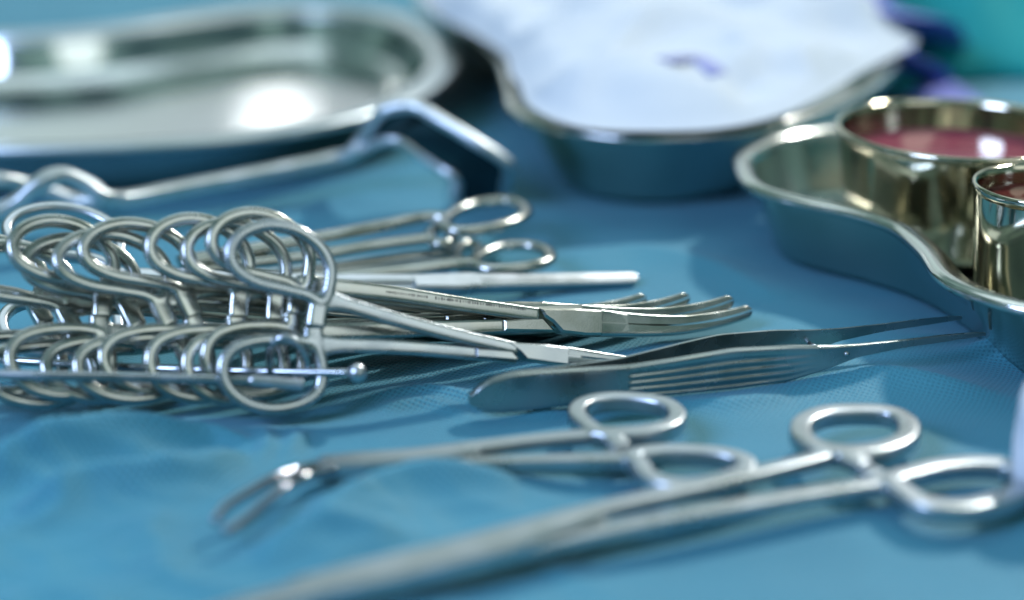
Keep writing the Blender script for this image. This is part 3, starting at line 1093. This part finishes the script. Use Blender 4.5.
# ------------------------------------------------------------------ tweezers
def tweezers():
    A, B = at(469, 415, 0.0), at(981, 361, 0.0)
    root = thing('tweezers', 'grooved steel tweezers lying on edge with tips at the right dish', 'tweezers', None, A)
    X = (B - A)
    L = X.length
    root.rotation_euler = (0, 0, math.atan2(X.y, X.x))
    # along the length: share, lower edge, upper edge (mm above the cloth)
    TT = (0.000, 0.006, 0.02, 0.04, 0.08, 0.12, 0.195, 0.29, 0.37, 0.49, 0.60, 0.68, 0.735, 0.83, 0.92, 0.99, 1.0)
    LO = (4.2, 2.6, 1.2, 0.5, 0.2, 0.2, 0.2, 0.8, 0.3, 0.3, 1.0, 3.5, 5.9, 7.3, 7.7, 8.1, 8.3)
    HI = (5.4, 7.0, 8.6, 10.0, 11.3, 11.3, 10.9, 10.2, 10.9, 12.3, 11.6, 10.3, 9.8, 9.6, 9.7, 9.4, 9.0)

    def ev(t):
        return np.interp(t, TT, LO) / 1000, np.interp(t, TT, HI) / 1000

    def lat(t, side):
        """Sideways place of an arm's inner face: both arms bow, the far one opens away."""
        ts = np.clip(np.linspace(t - 0.06, t + 0.06, 9), 0, 1)
        near = np.interp(ts, (0, .10, .30, .50, .62, .75, 1), (-0.4, -0.8, -0.6, -1.2, -1.5, -1.0, -0.3)).mean()
        sep = np.interp(ts, (0, .12, .20, .30, .45, .60, .75, 1), (0.1, 0.2, 1.6, 5.2, 9.6, 11.4, 12.0, 13.0)).mean()
        return (near if side < 0 else near + sep) / 1000

    nt_, nh = 300, 41
    for side in (-1, 1):
        LT = [lat(i / (nt_ - 1), side) for i in range(nt_)]
        v, f = [], []
        for fc_ in (0, 1):
            for i in range(nt_):
                t = i / (nt_ - 1)
                lo, hi = np.mean([ev(min(1, max(0, t + d))) for d in (-0.012, -0.006, 0, 0.006, 0.012)], axis=0)
                th = 0.00135 * (1 - 0.45 * max(0, (t - 0.6) / 0.4))
                for j in range(nh):
                    h = j / (nh - 1)
                    z = lo + (hi - lo) * h
                    y = LT[i]
                    if fc_ == 1:
                        # outer face, slightly domed, with long grooves over the grip
                        g_ = 0.0
                        if 0.29 < t < 0.66:
                            fade = min(1, (t - 0.29) / 0.004) * min(1, (0.66 - t) / 0.12)
                            hh = (h - 0.05) / 0.78
                            if 0 < hh < 1:
                                g_ = fade * 0.00036 * (0.5 - 0.5 * math.cos(2 * math.pi * 4 * hh))
                            if t < 0.30:
                                g_ += 0.0
                        edge = max(0, 1 - min(h, 1 - h) / 0.08)
                        step = 0.00012 if t < 0.29 else 0.0
                        y += side * (th - g_ - 0.00045 * edge ** 2 - step)
                    v.append((t * L, y, z))
        o2 = nt_ * nh
        for i in range(nt_ - 1):
            for j in range(nh - 1):
                q = (i * nh + j, i * nh + j + 1, (i + 1) * nh + j + 1, (i + 1) * nh + j)
                f.append(q)
                f.append(tuple(o2 + k for k in q[::-1]))
            for j in (0, nh - 1):
                q = (i * nh + j, (i + 1) * nh + j, o2 + (i + 1) * nh + j, o2 + i * nh + j)
                f.append(q)
        for i in (0, nt_ - 1):
            for j in range(nh - 1):
                f.append((i * nh + j, i * nh + j + 1, o2 + i * nh + j + 1, o2 + i * nh + j))
        me = MB().add(v, f).mesh('arm')
        bm = bmesh.new()
        bm.from_mesh(me)
        bmesh.ops.recalc_face_normals(bm, faces=bm.faces)
        bm.to_mesh(me)
        bm.free()
        link('arm', me, M['steel_dark'], root, True, 40)
    tp_ = 0.675
    lo, hi = ev(tp_)
    zc, y0 = lo + (hi - lo) * 0.45, lat(tp_, 1)
    MB().sweep([Vector((tp_ * L, y0 + 0.0001, zc)), Vector((tp_ * L + 0.0006, y0 - 0.0042, zc + 0.0002))], 0.0005, 0.0005, n=12).build('guide_pin', M['steel_pale'], root)
    tp_ = 0.712
    lo, hi = ev(tp_)
    zc, y0 = (lo + hi) / 2, lat(tp_, -1)
    MB().sweep([Vector((tp_ * L, y0 - 0.0010, zc)), Vector((tp_ * L, y0 - 0.00165, zc))], 0.00075, 0.00075, n=16).build('pin_end', M['steel_pale'], root)


tweezers()


# ------------------------------------------------------------------ stringer that threads the lower rings
def stringer():
    c = at(180, 372, 0.0)
    root = thing('instrument_stringer', 'thin wire stringer with a ball end threaded through the lower rings', 'stringer', None, (c.x, c.y, 0))

    def path(pts):
        return resample(catmull([at_y(x, y, yy) - c for x, y, yy in pts], 8), 60)
    MB().sweep(path([(-60, 373, .408), (60, 376, .409), (160, 378, .410), (258, 381, .411)]), 0.00135, 0.00135, n=14).build('front_rod', M['steel'], root)
    MB().sweep(path([(252, 381, .411), (256, 381, .411), (290, 384, .4115), (303, 385, .4115)]), 0.0017, 0.0017, n=16).build('end_sleeve', M['steel_pale'], root)
    MB().sweep(path([(-60, 356, .436), (100, 366, .430), (240, 371, .421), (352, 373, .416)]), 0.0012, 0.0012, n=14).build('back_rod', M['steel'], root)
    mb = MB()
    mb.ball(at_y(357, 373, .416) - c, 0.0027, 20)
    mb.build('ball_end', M['steel_pale'], root)
    MB().sweep(path([(271, 371, .419), (270, 352, .418), (277, 340, .417), (289, 338, .417), (300, 346, .417), (307, 362, .418), (309, 373, .419)]),
               0.0011, 0.0011, up=(0, 1, 0), n=14).build('wire_hook', M['steel'], root)


stringer()


# ------------------------------------------------------------------ scissors and clamp behind the pile, handles to the right
def back_pair(label, z, ra, sa, rb, sb, mat):
    c = at(*sa[-1], 0.0)
    root = thing('surgical_scissors', label, 'scissors', 'ring handles pointing right behind the pile', (c.x, c.y, 0))
    for ring, sh, dz in ((ra, sa, 0.0015), (rb, sb, -0.0015)):
        rp = [at(x, y, z + dz) - c for x, y in ring]
        sp = [at(x, y, z + dz) - c for x, y in sh]
        mb = MB()
        mb.sweep(resample(catmull(rp, 10, True), 80, True), 0.0022, 0.0018, closed=True, n=14)
        o = mb.build('finger_ring', mat, root)
        MB().sweep(resample(catmull(sp, 10), 60), lambda t: 0.0026 + 0.0008 * t, lambda t: 0.0018, n=14, ex=2.6).build('shank', mat, root)
    return root


back_pair('cream steel ring handle with a long oval ring, farthest behind the pile', 0.012,
          [(444, 222), (458, 210), (480, 203), (506, 201), (522, 206), (526, 213), (515, 221), (490, 228), (462, 231), (448, 229)],
          [(448, 218), (425, 217), (390, 224), (340, 234), (270, 246), (180, 262)],
          [(430, 234), (437, 228), (447, 227), (453, 233), (450, 241), (440, 244), (432, 241)],
          [(432, 238), (415, 240), (370, 246), (320, 254), (250, 262), (180, 270)], M['steel_warm'])
back_pair('cream steel ring handle with oval ring, just behind the straight blunt clamp', 0.006,
          [(474, 262), (484, 253), (506, 246), (532, 246), (548, 252), (549, 260), (532, 266), (502, 269), (482, 268)],
          [(476, 263), (450, 264), (400, 270), (350, 275), (280, 282), (200, 288)],
          [(456, 252), (462, 245), (472, 243), (480, 250), (479, 261), (470, 268), (459, 265)],
          [(458, 254), (440, 254), (400, 258), (345, 266), (280, 274), (200, 282)], M['steel_warm'])


# ------------------------------------------------------------------ big retractor behind
def retractor():
    c = at(240, 195, 0.0)
    root = thing('surgical_retractor', 'large retractor with bent flat blade and thick looped handle, in front of left dish', 'retractor', None, (c.x, c.y, 0))

    def W(pts):
        return [at(x, y, z) - c for x, y, z in pts]
    far = resample(catmull(W([(352, 152, .016), (366, 134, .025), (380, 114, .034), (398, 107, .037), (418, 108, .037), (445, 123, .033), (478, 143, .027), (502, 159, .021), (509, 168, .017), (507, 180, .010), (505, 193, .002)]), 10), 90)
    near = resample(catmull(W([(346, 160, .012), (360, 152, .017), (378, 143, .022), (392, 140, .024), (402, 142, .0235), (420, 154, .019), (440, 167, .0145), (452, 175, .012), (457, 182, .009), (456, 192, .005), (455, 202, .001)]), 10), 90)
    m = len(far)
    v, f = [], []
    for i in range(m):
        a, b = far[i], near[i]
        tg = (far[min(i + 1, m - 1)] - far[max(i - 1, 0)]).normalized()
        nn_ = tg.cross(b - a).normalized()
        for k in range(8):
            v.append(a.lerp(b, k / 7) + nn_ * 0.0009)
        for k in range(8):
            v.append(a.lerp(b, 1 - k / 7) - nn_ * 0.0009)
    for i in range(m - 1):
        for k in range(16):
            k2 = (k + 1) % 16
            f.append((i * 16 + k, i * 16 + k2, (i + 1) * 16 + k2, (i + 1) * 16 + k))
    f.append(tuple(range(15, -1, -1)))
    f.append(tuple((m - 1) * 16 + k for k in range(16)))
    bl = MB().add(v, f).build('blade', M['steel_dark_reflection'], root, angle=40)
    MB().sweep(far, 0.0027, 0.0023, n=20, ex=2.6).build('blade_edge', M['matt'], root)
    MB().sweep(near, 0.0024, 0.0021, n=20, ex=2.6).build('blade_edge', M['matt'], root)
    hp = resample(catmull(W([(362, 146, .020), (348, 155, .016), (330, 160, .014), (260, 174, .013), (180, 189, .013), (126, 199, .014), (106, 197, .017), (86, 184, .022), (62, 175, .026), (38, 184, .024), (16, 203, .018), (-20, 218, .014), (-80, 226, .012)]), 10), 140)
    MB().sweep(hp, 0.0036, 0.0026, n=20, ex=4.5).build('handle', M['matt'], root)
    h2 = resample(catmull(W([(118, 199, .012), (80, 202, .010), (50, 192, .014), (22, 184, .018), (-6, 180, .021), (-40, 186, .018), (-90, 200, .012)]), 10), 80)
    MB().sweep(h2, 0.0032, 0.0026, n=20, ex=4).build('handle_loop', M['matt'], root)


retractor()
bpy.context.view_layer.update()
